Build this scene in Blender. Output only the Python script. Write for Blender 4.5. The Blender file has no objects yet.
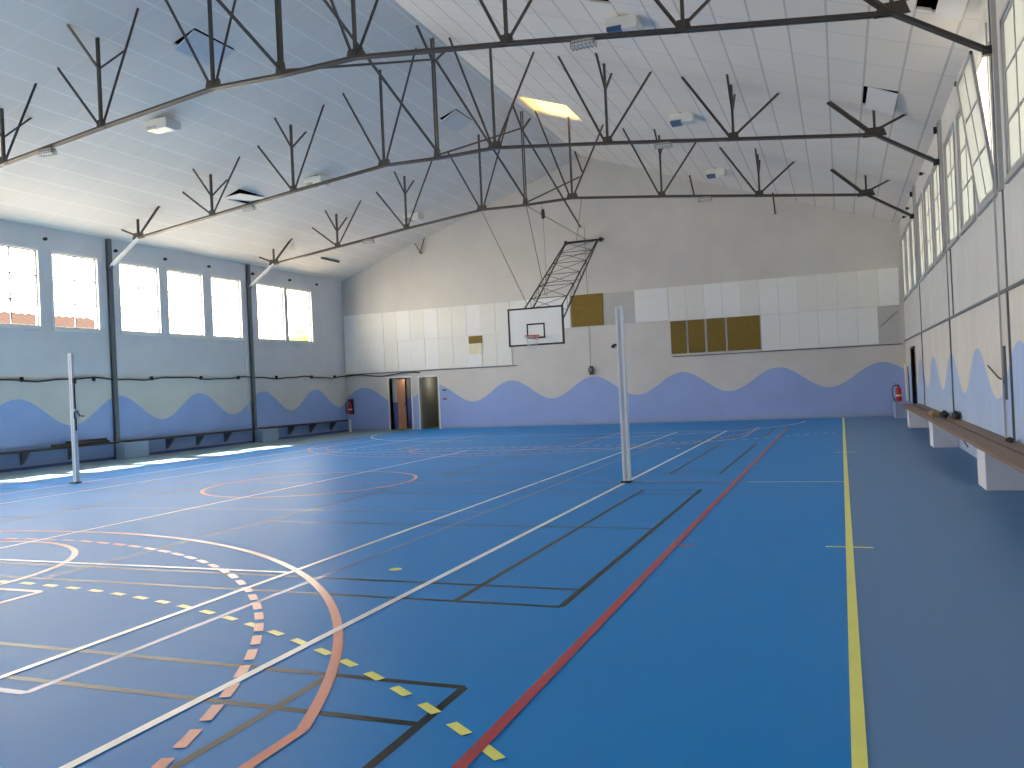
import bpy, math, random
from mathutils import Vector, Matrix
random.seed(7)
V = Vector
SC = bpy.context.scene
COL = SC.collection
PI = math.pi

# ------------------------------------------------------------------ dimensions (metres)
CX, HW, EAVE, APEX = -8.65, 10.65, 6.28, 10.0
XL, XR, YF, YB = CX - HW, CX + HW, 30.3, -6.0
SLOPE = (APEX - EAVE) / HW
BAY = 6.05
TY = [12.15, 18.2, 24.25]
def ceilz(x): return APEX - SLOPE * abs(x - CX)

# ------------------------------------------------------------------ materials
def nmat(name):
    m = bpy.data.materials.new(name); m.use_nodes = True
    nt = m.node_tree; nt.nodes.clear()
    return m, nt
def N(nt, t, **kw):
    n = nt.nodes.new(t)
    for k, v in kw.items(): setattr(n, k, v)
    return n
def setin(nt, sock, v):
    if hasattr(v, 'is_linked') or hasattr(v, 'links'): nt.links.new(v, sock)
    else: sock.default_value = v
def M(nt, op, a, b=None, c=None):
    n = N(nt, 'ShaderNodeMath', operation=op)
    setin(nt, n.inputs[0], a)
    if b is not None: setin(nt, n.inputs[1], b)
    if c is not None: setin(nt, n.inputs[2], c)
    return n.outputs[0]
def MIX(nt, f, a, b, mode='MIX'):
    n = N(nt, 'ShaderNodeMix', data_type='RGBA', blend_type=mode)
    setin(nt, n.inputs[0], f); setin(nt, n.inputs[6], a); setin(nt, n.inputs[7], b)
    return n.outputs[2]
def s2l(r, g, b):
    f = lambda c: (c/255/12.92) if c/255 <= .04045 else ((c/255+.055)/1.055)**2.4
    return (f(r), f(g), f(b), 1)
def noise(nt, scale, detail=4, vec=None, rough=.6):
    n = N(nt, 'ShaderNodeTexNoise'); n.inputs['Scale'].default_value = scale
    n.inputs['Detail'].default_value = detail; n.inputs['Roughness'].default_value = rough
    if vec is not None: nt.links.new(vec, n.inputs['Vector'])
    return n.outputs['Fac']
def objpos(nt): return N(nt, 'ShaderNodeTexCoord').outputs['Object']
def worldpos(nt):
    g = N(nt, 'ShaderNodeNewGeometry')
    s = N(nt, 'ShaderNodeSeparateXYZ'); nt.links.new(g.outputs['Position'], s.inputs[0])
    return g.outputs['Position'], s.outputs
def finish(nt, base, rough=.6, metal=0., spec=.5, bump=None, bstr=.2, bdist=.01):
    p = N(nt, 'ShaderNodeBsdfPrincipled'); o = N(nt, 'ShaderNodeOutputMaterial')
    setin(nt, p.inputs['Base Color'], base); setin(nt, p.inputs['Roughness'], rough)
    p.inputs['Metallic'].default_value = metal; p.inputs['Specular IOR Level'].default_value = spec
    if bump is not None:
        b = N(nt, 'ShaderNodeBump'); b.inputs['Strength'].default_value = bstr; b.inputs['Distance'].default_value = bdist
        nt.links.new(bump, b.inputs['Height']); nt.links.new(b.outputs[0], p.inputs['Normal'])
    nt.links.new(p.outputs[0], o.inputs[0])
    return p
def plain(name, rgb, rough=.6, metal=0., spec=.5, var=.12, scale=6., bstr=0.):
    m, nt = nmat(name)
    n = noise(nt, scale, 5, objpos(nt))
    dark = tuple(c*(1-var) for c in rgb[:3]) + (1,); lite = tuple(min(1, c*(1+var)) for c in rgb[:3]) + (1,)
    finish(nt, MIX(nt, n, dark, lite), rough, metal, spec, n if bstr else None, bstr)
    return m

def wave_wall(name, axis, u0, lam, blue, cream, upper, zsplit, streak=False, amp=.375, mid=1.41):
    m, nt = nmat(name)
    pos, xyz = worldpos(nt)
    u, z = xyz[axis], xyz[2]
    c = M(nt, 'COSINE', M(nt, 'MULTIPLY', M(nt, 'SUBTRACT', u, u0), 2*PI/lam))
    edge = M(nt, 'ADD', M(nt, 'MULTIPLY', c, amp), mid)
    below = M(nt, 'LESS_THAN', z, edge)
    n1 = noise(nt, .9, 6, pos); n2 = noise(nt, 14, 4, pos)
    col = MIX(nt, M(nt, 'GREATER_THAN', z, zsplit), cream, upper)
    col = MIX(nt, below, col, blue)
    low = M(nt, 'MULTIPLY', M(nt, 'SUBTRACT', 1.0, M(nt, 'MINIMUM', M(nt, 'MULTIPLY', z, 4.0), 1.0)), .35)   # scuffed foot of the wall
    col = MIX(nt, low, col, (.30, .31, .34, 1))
    sh = M(nt, 'ADD', M(nt, 'MULTIPLY', n1, .32), .83)
    if streak:
        mp = N(nt, 'ShaderNodeMapping'); mp.inputs['Scale'].default_value = (1, 5, .12)
        nt.links.new(pos, mp.inputs[0])
        st = noise(nt, 2.0, 4, mp.outputs[0])
        sh = M(nt, 'MULTIPLY', sh, M(nt, 'ADD', M(nt, 'MULTIPLY', st, .3), .84))
    g = N(nt, 'ShaderNodeCombineColor')
    for i in range(3): nt.links.new(sh, g.inputs[i])
    col = MIX(nt, 1.0, col, g.outputs[0], 'MULTIPLY')
    finish(nt, col, .75, 0, .3, n2, .12, .01)
    return m

BLUEW, CREAM, GREYW = s2l(148, 170, 224), s2l(210, 205, 201), s2l(192, 191, 188)
MAT = {}
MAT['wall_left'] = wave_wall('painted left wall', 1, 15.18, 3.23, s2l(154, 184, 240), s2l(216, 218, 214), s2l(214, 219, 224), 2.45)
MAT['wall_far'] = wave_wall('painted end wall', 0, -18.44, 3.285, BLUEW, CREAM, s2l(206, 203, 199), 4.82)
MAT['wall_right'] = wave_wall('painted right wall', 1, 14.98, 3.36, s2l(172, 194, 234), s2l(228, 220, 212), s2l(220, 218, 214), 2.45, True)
MAT['plaster'] = plain('grey plaster', s2l(176, 174, 168), .8)

def ceiling_mat():
    m, nt = nmat('white ceiling tiles')
    pos, xyz = worldpos(nt)
    x, y = xyz[0], xyz[1]
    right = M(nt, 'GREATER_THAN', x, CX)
    def lines(v, off, per, w):
        f = M(nt, 'FRACT', M(nt, 'DIVIDE', M(nt, 'SUBTRACT', v, off), per))
        d = M(nt, 'ABSOLUTE', M(nt, 'SUBTRACT', f, .5))
        return M(nt, 'GREATER_THAN', d, .5 - w/per/2)
    lx = M(nt, 'ADD', M(nt, 'MULTIPLY', lines(x, 1.2, .586, .035), right), M(nt, 'MULTIPLY', lines(x, -16.31, .581, .035), M(nt, 'SUBTRACT', 1.0, right)))
    ly = M(nt, 'ADD', M(nt, 'MULTIPLY', lines(y, 18.1, 1.21, .03), right), M(nt, 'MULTIPLY', lines(y, 19.6, 1.21, .03), M(nt, 'SUBTRACT', 1.0, right)))
    ln = M(nt, 'MAXIMUM', lx, M(nt, 'MULTIPLY', ly, .6))
    n1 = noise(nt, .5, 4, pos)
    wn = N(nt, 'ShaderNodeTexWhiteNoise', noise_dimensions='2D')
    cv = N(nt, 'ShaderNodeCombineXYZ')
    nt.links.new(M(nt, 'FLOOR', M(nt, 'DIVIDE', M(nt, 'SUBTRACT', x, 1.2), .586)), cv.inputs[0])
    nt.links.new(M(nt, 'FLOOR', M(nt, 'DIVIDE', M(nt, 'SUBTRACT', y, 18.1), 1.21)), cv.inputs[1])
    nt.links.new(cv.outputs[0], wn.inputs[0])
    base = MIX(nt, M(nt, 'ADD', M(nt, 'MULTIPLY', n1, .7), M(nt, 'MULTIPLY', wn.outputs[0], .3)), s2l(222, 216, 207), s2l(240, 235, 226))
    lc = MIX(nt, right, s2l(246, 244, 238), s2l(192, 190, 186))  # grid lines: lit sheen painted pale on left slope, shadow grey on right
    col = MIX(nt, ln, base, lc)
    finish(nt, col, .7, 0, .3)
    return m
MAT['ceiling'] = ceiling_mat()
MAT['tile'] = plain('white tile board', s2l(226, 226, 226), .7, 0, .3, .05)
MAT['void'] = plain('dark roof lining', s2l(26, 26, 28), .95, 0, .1)

def floor_mat(name, rgb, rough, spec=.16):
    m, nt = nmat(name)
    pos, xyz = worldpos(nt)
    n = noise(nt, .35, 5, pos); n2 = noise(nt, 3.2, 6, pos, .7)
    d = tuple(c*.88 for c in rgb[:3]) + (1,); l = tuple(min(1, c*1.12) for c in rgb[:3]) + (1,)
    col = MIX(nt, M(nt, 'MULTIPLY', M(nt, 'ADD', n, n2), .5), d, l)
    # pale scuffs
    sc = M(nt, 'MULTIPLY', M(nt, 'GREATER_THAN', noise(nt, 2.3, 8, pos, .75), .70), .14)
    col = MIX(nt, sc, col, (.35, .45, .55, 1))
    r = M(nt, 'ADD', M(nt, 'MULTIPLY', n2, .12), rough - .06)
    finish(nt, col, r, 0, spec)
    return m
MAT['court'] = floor_mat('blue court vinyl', s2l(2, 128, 214), .47)
MAT['run'] = floor_mat('grey blue run-off vinyl', s2l(88, 130, 180), .47)
MAT['edge'] = floor_mat('teal grey run-off vinyl', s2l(118, 146, 160), .42)
def paint(name, rgb, rough=.33, spec=.5): return plain(name, rgb, rough, 0, spec, .06, 3)
MAT['l_white'] = paint('white line paint', s2l(250, 250, 248), .3, .8)
MAT['l_red'] = paint('red line paint', s2l(176, 26, 40))
MAT['l_yellow'] = paint('yellow line paint', s2l(248, 246, 116))
MAT['l_orange'] = paint('orange line paint', s2l(224, 118, 84), .28, .6)
MAT['l_black'] = paint('black line paint', s2l(10, 12, 18), .34, .14)
MAT['l_blue'] = paint('dark blue line paint', s2l(16, 84, 170), .28, .3)
MAT['l_cream'] = paint('cream line paint', s2l(206, 214, 176))

MAT['steel'] = plain('dark painted steel', s2l(68, 62, 57), .45, .3, .5, .25, 9)
MAT['steel_black'] = plain('blackened steel plate', s2l(40, 37, 34), .5, .3, .5, .2)
MAT['steel_grey'] = plain('grey painted steel column', s2l(96, 102, 108), .5, .1, .5, .15)
MAT['white_metal'] = plain('white enamelled metal', s2l(232, 232, 226), .35, 0, .5, .05)
MAT['alu'] = plain('white aluminium post', s2l(236, 238, 240), .35, 0, .5, .04)
MAT['alu_dark'] = plain('grey slot in post', s2l(196, 200, 208), .4, 0, .5, .05)
MAT['black'] = plain('black rubber', s2l(20, 20, 22), .55)
MAT['cable'] = plain('black cable sheath', s2l(34, 38, 46), .5)
MAT['red'] = plain('red enamel', s2l(190, 26, 30), .3)
MAT['board'] = plain('white backboard paint', s2l(236, 236, 234), .4, 0, .5, .05, 3)
MAT['rim'] = plain('red orange rim', s2l(206, 56, 60), .4)
MAT['net'] = plain('white net cord', s2l(206, 210, 210), .8)
MAT['rope'] = plain('grey wire rope', s2l(120, 116, 108), .5, .4)
MAT['panel'] = plain('white acoustic board', s2l(236, 236, 236), .8, 0, .2, .06, 1.5)
MAT['panel_warm'] = plain('off white acoustic board', s2l(230, 229, 225), .8, 0, .2, .08, 1.5)
MAT['panel_grey'] = plain('grey backing board', s2l(186, 184, 182), .8, 0, .2, .1, 2)
MAT['brown'] = plain('brown mineral wool board', s2l(126, 103, 52), .95, 0, .1, .25, 9, .4)
MAT['cream_patch'] = plain('cream torn board', s2l(226, 218, 190), .85, 0, .2, .1)
def wood_mat(name, a, b):
    m, nt = nmat(name)
    mp = N(nt, 'ShaderNodeMapping'); mp.inputs['Scale'].default_value = (14, .8, 14)
    nt.links.new(objpos(nt), mp.inputs[0])
    n = noise(nt, 2.5, 6, mp.outputs[0])
    finish(nt, MIX(nt, n, a, b), .6, 0, .4, n, .2)
    return m
MAT['wood'] = wood_mat('brown bench wood', s2l(92, 72, 60), s2l(148, 118, 98))
MAT['wood_dark'] = wood_mat('dark bench wood', s2l(44, 38, 44), s2l(78, 66, 66))
MAT['door_wood'] = wood_mat('orange brown door wood', s2l(170, 112, 84), s2l(206, 146, 112))
MAT['concrete'] = plain('white painted concrete', s2l(214, 218, 226), .8, 0, .3, .1, 4, .2)
MAT['concrete_blue'] = plain('blue grey painted concrete', s2l(152, 180, 208), .8, 0, .3, .1, 4, .2)
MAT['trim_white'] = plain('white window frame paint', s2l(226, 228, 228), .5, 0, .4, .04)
MAT['trim_grey'] = plain('pale grey frame paint', s2l(176, 176, 176), .55, 0, .4, .06)
MAT['bar'] = plain('grey glazing bar', s2l(120, 126, 130), .5)
MAT['dark_gap'] = plain('dark corridor paint', s2l(128, 124, 112), .8)
MAT['olive'] = plain('olive grey partition', s2l(120, 112, 88), .7)
MAT['blue_paint'] = plain('blue wall paint', s2l(84, 96, 168), .7)
MAT['skirt'] = plain('scuffed blue skirting', s2l(138, 152, 190), .7)
MAT['roof_tile'] = plain('terracotta roof tiles', (.026, .016, .013, 1), .9, 0, 0, .3, 3)
MAT['render_wall'] = plain('cream render', s2l(226, 210, 178), .8)  # cream is the house wall's own colour
MAT['leaf'] = plain('green leaves', s2l(92, 120, 52), .7, 0, .3, .4, 9)
MAT['blackcloth'] = plain('black cloth', s2l(22, 23, 30), .9)
MAT['tan'] = plain('tan wood block', s2l(150, 122, 84), .7)
MAT['lens_blue'] = plain('dark blue lamp glass', s2l(70, 96, 140), .15)
MAT['reflector'] = plain('bright lamp reflector', s2l(224, 222, 210), .2, .6)

def glass_clear():
    m, nt = nmat('clear window glass')
    t = N(nt, 'ShaderNodeBsdfTransparent'); g = N(nt, 'ShaderNodeBsdfGlossy'); g.inputs['Roughness'].default_value = .03
    mx = N(nt, 'ShaderNodeMixShader'); mx.inputs[0].default_value = .05
    o = N(nt, 'ShaderNodeOutputMaterial')
    nt.links.new(t.outputs[0], mx.inputs[1]); nt.links.new(g.outputs[0], mx.inputs[2]); nt.links.new(mx.outputs[0], o.inputs[0])
    return m
def glass_ribbed():
    # translucent, dirty, vertically ribbed glazing
    m, nt = nmat('ribbed translucent glazing')
    pos, xyz = worldpos(nt)
    mp = N(nt, 'ShaderNodeMapping'); mp.inputs['Scale'].default_value = (1, 9, .25)
    nt.links.new(pos, mp.inputs[0])
    n = noise(nt, 1.6, 5, mp.outputs[0], .7); n2 = noise(nt, .8, 3, pos)
    f = M(nt, 'ADD', M(nt, 'MULTIPLY', n, .75), M(nt, 'MULTIPLY', n2, .25))
    col = MIX(nt, f, (.026, .029, .028, 1), (.050, .055, .053, 1))
    t = N(nt, 'ShaderNodeBsdfTranslucent'); nt.links.new(col, t.inputs[0])
    g = N(nt, 'ShaderNodeBsdfPrincipled'); g.inputs['Base Color'].default_value = (.30, .31, .29, 1); g.inputs['Roughness'].default_value = .4
    a = N(nt, 'ShaderNodeAddShader'); o = N(nt, 'ShaderNodeOutputMaterial')
    nt.links.new(t.outputs[0], a.inputs[0]); nt.links.new(g.outputs[0], a.inputs[1]); nt.links.new(a.outputs[0], o.inputs[0])
    return m
def glass_yellow():
    m, nt = nmat('yellowed skylight sheet')
    t = N(nt, 'ShaderNodeBsdfTranslucent'); t.inputs[0].default_value = (.10, .066, .028, 1)
    o = N(nt, 'ShaderNodeOutputMaterial'); nt.links.new(t.outputs[0], o.inputs[0])
    return m
MAT['glass'] = glass_clear(); MAT['ribbed'] = glass_ribbed(); MAT['skysheet'] = glass_yellow()

# ------------------------------------------------------------------ mesh builder (world coordinates)
class MB:
    def __init__(s): s.v = []; s.f = []; s.m = []; s.sm = []
    def add(s, vs, fs, mi=0, smooth=False):
        b = len(s.v); s.v += [tuple(p) for p in vs]
        for f in fs: s.f.append(tuple(b+i for i in f)); s.m.append(mi); s.sm.append(smooth)
    def hexa(s, c8, mi=0):
        s.add(c8, [(0,3,2,1),(4,5,6,7),(0,1,5,4),(1,2,6,5),(2,3,7,6),(3,0,4,7)], mi)
    def box(s, x0, x1, y0, y1, z0, z1, mi=0):
        s.hexa([(x0,y0,z0),(x1,y0,z0),(x1,y1,z0),(x0,y1,z0),(x0,y0,z1),(x1,y0,z1),(x1,y1,z1),(x0,y1,z1)], mi)
    def bar(s, p0, p1, w, h, side=(0,1,0), mi=0):
        p0, p1 = V(p0), V(p1); d = (p1-p0).normalized(); sd = V(side)
        sd = sd - d*sd.dot(d)
        if sd.length < 1e-4: sd = V((1,0,0)) - d*d.x
        sd.normalize(); up = sd.cross(d)
        o = [(-1,-1),(1,-1),(1,1),(-1,1)]
        s.hexa([p + sd*(a*w/2) + up*(b*h/2) for p in (p0,p1) for a,b in o], mi)
    def tube(s, pts, r, n=8, mi=0, cap=True):
        pts = [V(p) for p in pts]; rs = r if isinstance(r, (list, tuple)) else [r]*len(pts)
        rings = []; prev = None
        for i, p in enumerate(pts):
            d = (pts[min(i+1, len(pts)-1)] - pts[max(i-1, 0)]).normalized()
            if prev is None:
                a = V((0,0,1)) if abs(d.z) < .9 else V((1,0,0))
                prev = d.cross(a).normalized()
            prev = (prev - d*prev.dot(d)).normalized(); b = d.cross(prev)
            rings.append([p + (prev*math.cos(2*PI*k/n) + b*math.sin(2*PI*k/n))*rs[i] for k in range(n)])
        vs = [q for ring in rings for q in ring]; fs = []
        for i in range(len(pts)-1):
            for k in range(n): fs.append((i*n+k, i*n+(k+1)%n, (i+1)*n+(k+1)%n, (i+1)*n+k))
        s.add(vs, fs, mi, True)
        if cap: s.add(rings[0], [tuple(range(n-1, -1, -1))], mi); s.add(rings[-1], [tuple(range(n))], mi)
    def lathe(s, c, prof, n=20, mi=0):
        cx, cy, cz = c; vs = []; fs = []
        for r, z in prof:
            for k in range(n): vs.append((cx+r*math.cos(2*PI*k/n), cy+r*math.sin(2*PI*k/n), cz+z))
        for i in range(len(prof)-1):
            for k in range(n): fs.append((i*n+k, i*n+(k+1)%n, (i+1)*n+(k+1)%n, (i+1)*n+k))
        s.add(vs, fs, mi, True)
        s.add(vs[:n], [tuple(range(n-1,-1,-1))], mi); s.add(vs[-n:], [tuple(range(n))], mi)
    def torus(s, c, R, r, n=28, k=8, mi=0):
        c = V(c); pts = [c + V((R*math.cos(2*PI*i/n), R*math.sin(2*PI*i/n), 0)) for i in range(n+1)]
        s.tube(pts, r, k, mi, False)
    def prism(s, poly, f0, f1, mi=0):
        """poly: list of 2-D points; f0/f1 map a point to 3-D for the two faces"""
        n = len(poly); a = [f0(*p) for p in poly]; b = [f1(*p) for p in poly]
        s.add(a+b, [tuple(range(n-1,-1,-1)), tuple(range(n, 2*n))] + [(i,(i+1)%n,n+(i+1)%n,n+i) for i in range(n)], mi)
    def blob(s, c, rx, ry, rz, seed=0, n=12, k=8, amp=.15, mi=0):
        rnd = random.Random(seed); ph = [rnd.uniform(0, 6.28) for _ in range(6)]
        vs = []; fs = []
        for i in range(k+1):
            t = PI*i/k
            for j in range(n):
                a = 2*PI*j/n
                q = 1 + amp*(math.sin(3*a+ph[0]+2*t) + .6*math.sin(5*a+ph[1]-3*t) + .5*math.sin(4*t+ph[2]))
                vs.append((c[0]+rx*q*math.sin(t)*math.cos(a), c[1]+ry*q*math.sin(t)*math.sin(a), c[2]+rz*q*math.cos(t)))
        for i in range(k):
            for j in range(n): fs.append((i*n+j, (i+1)*n+j, (i+1)*n+(j+1)%n, i*n+(j+1)%n))
        s.add(vs, fs, mi, True)

def link(o): COL.objects.link(o); return o
def obj(name, mb, mats, parent=None, origin=None, bevel=0):
    if not isinstance(mats, (list, tuple)): mats = [mats]
    if parent is not None: org = V(parent['_org'])
    else: org = V(origin) if origin is not None else V((0,0,0))
    me = bpy.data.meshes.new(name)
    me.from_pydata([tuple(V(p)-org) for p in mb.v], [], mb.f)
    for m in mats: me.materials.append(MAT[m])
    me.polygons.foreach_set('material_index', mb.m); me.polygons.foreach_set('use_smooth', mb.sm)
    me.update()
    o = link(bpy.data.objects.new(name, me))
    if parent is not None: o.parent = parent
    else: o.location = org
    o['_org'] = tuple(org)
    if bevel:
        b = o.modifiers.new('bevel', 'BEVEL'); b.width = bevel; b.segments = 2; b.limit_method = 'ANGLE'
    return o
def tag(o, label, cat, group=None, kind=None):
    o['label'] = label; o['category'] = cat
    if group: o['group'] = group
    if kind: o['kind'] = kind
    return o
def thing(name, label, cat, org, group=None, kind=None):
    o = link(bpy.data.objects.new(name, None)); o.empty_display_size = .1
    o.location = org; o['_org'] = tuple(org)
    return tag(o, label, cat, group, kind)
def copy_tree(root, loc, label, group=None, rotz=0):
    r = link(root.copy()); r.location = loc; r['label'] = label; r.rotation_euler = (0, 0, rotz)
    if group: r['group'] = group
    for ch in root.children:
        c = link(ch.copy()); c.parent = r
        for g in ch.children:
            d = link(g.copy()); d.parent = c
    return r
NUM = ['first','second','third','fourth','fifth','sixth','seventh','eighth','ninth','tenth','eleventh','twelfth','thirteenth','fourteenth']

# ------------------------------------------------------------------ the shell
def grid_wall(mb, us, vs, holes, f, mi=0):
    """f(u, v, d): d = 0 inner face, 1 outer face"""
    us = sorted(set([round(u, 4) for u in us] + [round(h[i], 4) for h in holes for i in (0, 1)]))
    vs = sorted(set([round(v, 4) for v in vs] + [round(h[i], 4) for h in holes for i in (2, 3)]))
    def solid(i, j):
        if not (0 <= i < len(us)-1 and 0 <= j < len(vs)-1): return False
        u, v = (us[i]+us[i+1])/2, (vs[j]+vs[j+1])/2
        return not any(h[0] < u < h[1] and h[2] < v < h[3] for h in holes)
    for i in range(len(us)-1):
        for j in range(len(vs)-1):
            if not solid(i, j): continue
            q = [(us[i],vs[j]),(us[i+1],vs[j]),(us[i+1],vs[j+1]),(us[i],vs[j+1])]
            A = [f(u,v,0) for u,v in q]; B = [f(u,v,1) for u,v in q]
            mb.add(A, [(0,1,2,3)], mi); mb.add(B, [(3,2,1,0)], mi)
            for k, (di, dj) in enumerate([(0,-1),(1,0),(0,1),(-1,0)]):
                if not solid(i+di, j+dj):
                    a, b = k, (k+1) % 4
                    mb.add([A[a],A[b],B[b],B[a]], [(0,1,2,3)], mi)
def struct(name, mb, mats, label, cat='wall'):
    return tag(obj(name, mb, mats), label, cat, kind='structure')

# window openings: three per bay
bays = [-6.0 + BAY*k for k in range(6)]
def slots(y0): return [(y0+.38, y0+1.90), (y0+2.24, y0+3.79), (y0+4.20, y0+5.66)]
LWIN, RWIN = [], []
for b in (12.15, 18.2, 24.25, 6.1, .05, -6.0):
    for k, s in enumerate(slots(b)):
        if not (b == 24.25 and k == 2):
            s2 = (s[0]+.1, s[1]+.16) if (b == 24.25 and k == 0) else s
            LWIN.append((s2[0]-.05, s2[1]+.05))
        RWIN.append(s)
LZ, RZ = (3.60, 5.70), (3.74, 5.72)
TH = .22
mb = MB(); grid_wall(mb, [YB-.2, YF+.2], [0, EAVE+.35], [(a,b,*LZ) for a,b in LWIN], lambda u,v,d: (XL - d*TH, u, v))
struct('wall_left', mb, 'wall_left', 'long left wall with a painted blue wave under a row of windows')
DOOR_R = (26.75, 28.0, 0, 2.12)
mb = MB(); grid_wall(mb, [YB-.2, YF+.2], [0, EAVE+.35], [(a,b,*RZ) for a,b in RWIN] + [DOOR_R], lambda u,v,d: (XR + d*TH, u, v))
struct('wall_right', mb, 'wall_right', 'long right wall with a blue wave under high translucent windows')
DA, DB = (-17.25, -16.25, 0, 2.11), (-15.86, -15.03, 0, 2.09)
def farmap(Y, th):
    return lambda u,v,d: (u, Y + d*th, v if v <= EAVE+.001 else ceilz(u)+.3)
mb = MB(); grid_wall(mb, [XL, CX, XR], [0, EAVE, 12], [DA, DB], farmap(YF, .25))
struct('wall_far', mb, 'wall_far', 'far gable end wall with painted blue wave and two doorways')
mb = MB(); grid_wall(mb, [XL, CX, XR], [0, EAVE, 12], [], farmap(YB, -.25))
struct('wall_back', mb, 'plaster', 'plain gable wall behind the photographer')

CH = [(-16.31,-15.73,19.6,20.81), (-12.24,-11.66,13.4,14.6), (-10.5,-9.92,21.98,23.19), (.62,1.2,16.89,18.06), (1.2,1.4,11.9,13.15), (1.4,1.78,11.9,13.2), (-4.08,-3.5,13.3,14.6), (-8.36,-6.88,22.75,24.4), (-1.76,-1.17,12.9,14.2)]
CH = CH[:-1]
mb = MB(); grid_wall(mb, [XL, CX, XR], [YB, YF], CH, lambda u,v,d: (u, v, ceilz(u) + .04*d))
struct('ceiling', mb, 'ceiling', 'pitched white tiled ceiling of the sports hall', 'ceiling')
mb = MB(); grid_wall(mb, [XL-.80, CX, XR+1.05], [YB-.4, YF+.4], [CH[7]], lambda u,v,d: (u, v, ceilz(u) + .36 + .12*d))
mb.box(XL-2.2, XL-.78, 22.12, YF+.4, EAVE+.05, EAVE+.15)       # added unseen slab keeping the sun off the last left windows
struct('roof', mb, 'void', 'dark roof deck above the ceiling tiles', 'roof')

# ---- floor with its painted court lines (one mesh)
fl = MB()
FM = ['court','run','edge','l_white','l_red','l_yellow','l_orange','l_black','l_blue','l_cream']
WH, RD, YE, OR, BK, BL, CR = 3, 4, 5, 6, 7, 8, 9
fl.add([(-16.05,YB,0),(0,YB,0),(0,YF,0),(-16.05,YF,0)], [(0,1,2,3)], 0)
fl.add([(0,YB,0),(XR,YB,0),(XR,YF,0),(0,YF,0)], [(0,1,2,3)], 1)
fl.add([(XL,YB,0),(-16.05,YB,0),(-16.05,YF,0),(XL,YF,0)], [(0,1,2,3)], 2)
# thresholds continue the floor into the two doorways and the side door
for d in (DA, DB): fl.add([(d[0]-.1,YF,0),(d[1]+.1,YF,0),(d[1]+.1,YF+2.6,0),(d[0]-.1,YF+2.6,0)], [(0,1,2,3)], 2)
fl.add([(XR,DOOR_R[0]-.1,0),(XR+1.7,DOOR_R[0]-.1,0),(XR+1.7,DOOR_R[1]+.1,0),(XR,DOOR_R[1]+.1,0)], [(0,1,2,3)], 1)
LAY = {BK: 1, BL: 2, CR: 3, YE: 4, OR: 5, WH: 6, RD: 7}; LC = [0]
def lz(mi):
    LC[0] += 1
    return .0003 + .0007*LAY[mi] + .00001*(LC[0] % 60)
def line(x0, y0, x1, y1, w, mi, lay=None):
    z = lz(mi)
    a, b = V((x0,y0,z)), V((x1,y1,z)); d = (b-a).normalized(); n = V((-d.y, d.x, 0))*w/2
    fl.add([a-n, b-n, b+n, a+n], [(0,1,2,3)], mi)
def arc(cx, cy, R, a0, a1, w, mi, on=None, period=None, n=90):
    z = lz(mi)
    def seg(t0, t1, k):
        vs = []
        for i in range(k+1):
            t = t0 + (t1-t0)*i/k
            vs += [(cx+(R-w/2)*math.cos(t), cy+(R-w/2)*math.sin(t), z), (cx+(R+w/2)*math.cos(t), cy+(R+w/2)*math.sin(t), z)]
        fl.add(vs, [(2*i, 2*i+1, 2*i+3, 2*i+2) for i in range(k)], mi)
    if on is None: seg(a0, a1, n)
    else:
        k = int((a1-a0)*R/period)
        for i in range(k+1):
            t = a0 + i*period/R
            if t + on/R <= a1 + .01: seg(t, t+on/R, 2)
MY = 12.42                                   # the halfway line of the hall
for xm in (-3.08, -14.2): line(xm, .55, xm, 24.4, .055, WH)          # tennis
for xm in (-4.48, -12.75): line(xm, .55, xm, 24.4, .05, WH)
line(CX, 6.02, CX, 18.9, .05, WH)
for ym in (6.02, 18.9): line(-4.48, ym, -12.75, ym, .05, WH)
for ym in (.55, 24.4): line(-3.08, ym, -14.2, ym, .05, WH)
for xm in (-4.1, -13.2): line(xm, 3.2, xm, 21.65, .05, BL)           # volleyball
for ym in (3.2, 9.42, 15.4, 21.65): line(-4.1, ym, -13.2, ym, .05, BL)
line(-1.48, -1.0, -1.48, 25.3, .06, RD); line(-15.8, -1.0, -15.8, 25.3, .06, RD)   # basketball
line(-1.48, MY, -15.8, MY, .05, RD); line(-1.5, 7.64, -1.3, 7.64, .05, RD)
for (cy, sg) in ((.8, 1), (2*MY-.8, -1)):
    R, xs = 6.75, 6.32
    t0 = math.acos(xs/R)
    arc(CX, cy, R, t0 if sg > 0 else -PI+t0, PI-t0 if sg > 0 else -t0, .06, OR)
    for s in (1, -1): line(CX+s*xs, cy + sg*R*math.sin(t0), CX+s*xs, cy - sg*1.7, .06, OR)
    arc(CX, cy, 6.25, (0 if sg > 0 else -PI), (PI if sg > 0 else 0), .06, OR, .2, .3)
    arc(CX, cy + sg*4.3, 1.8, 0 if sg > 0 else -PI, PI if sg > 0 else 0, .06, OR)
    line(CX-2.45, cy+sg*4.22, CX+2.45, cy+sg*4.22, .05, OR)
    for s in (1, -1): line(CX+s*2.45, cy+sg*4.22, CX+s*2.45, cy-sg*1.6, .05, OR)
arc(CX, MY-.06, 1.8, 0, 2*PI, .06, OR)
line(0, -3.75, 0, 30.0, .058, YE); line(-17.2, -3.75, -17.2, 28.6, .05, CR)         # handball
line(-1.3, MY, 0, MY, .05, CR)
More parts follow.
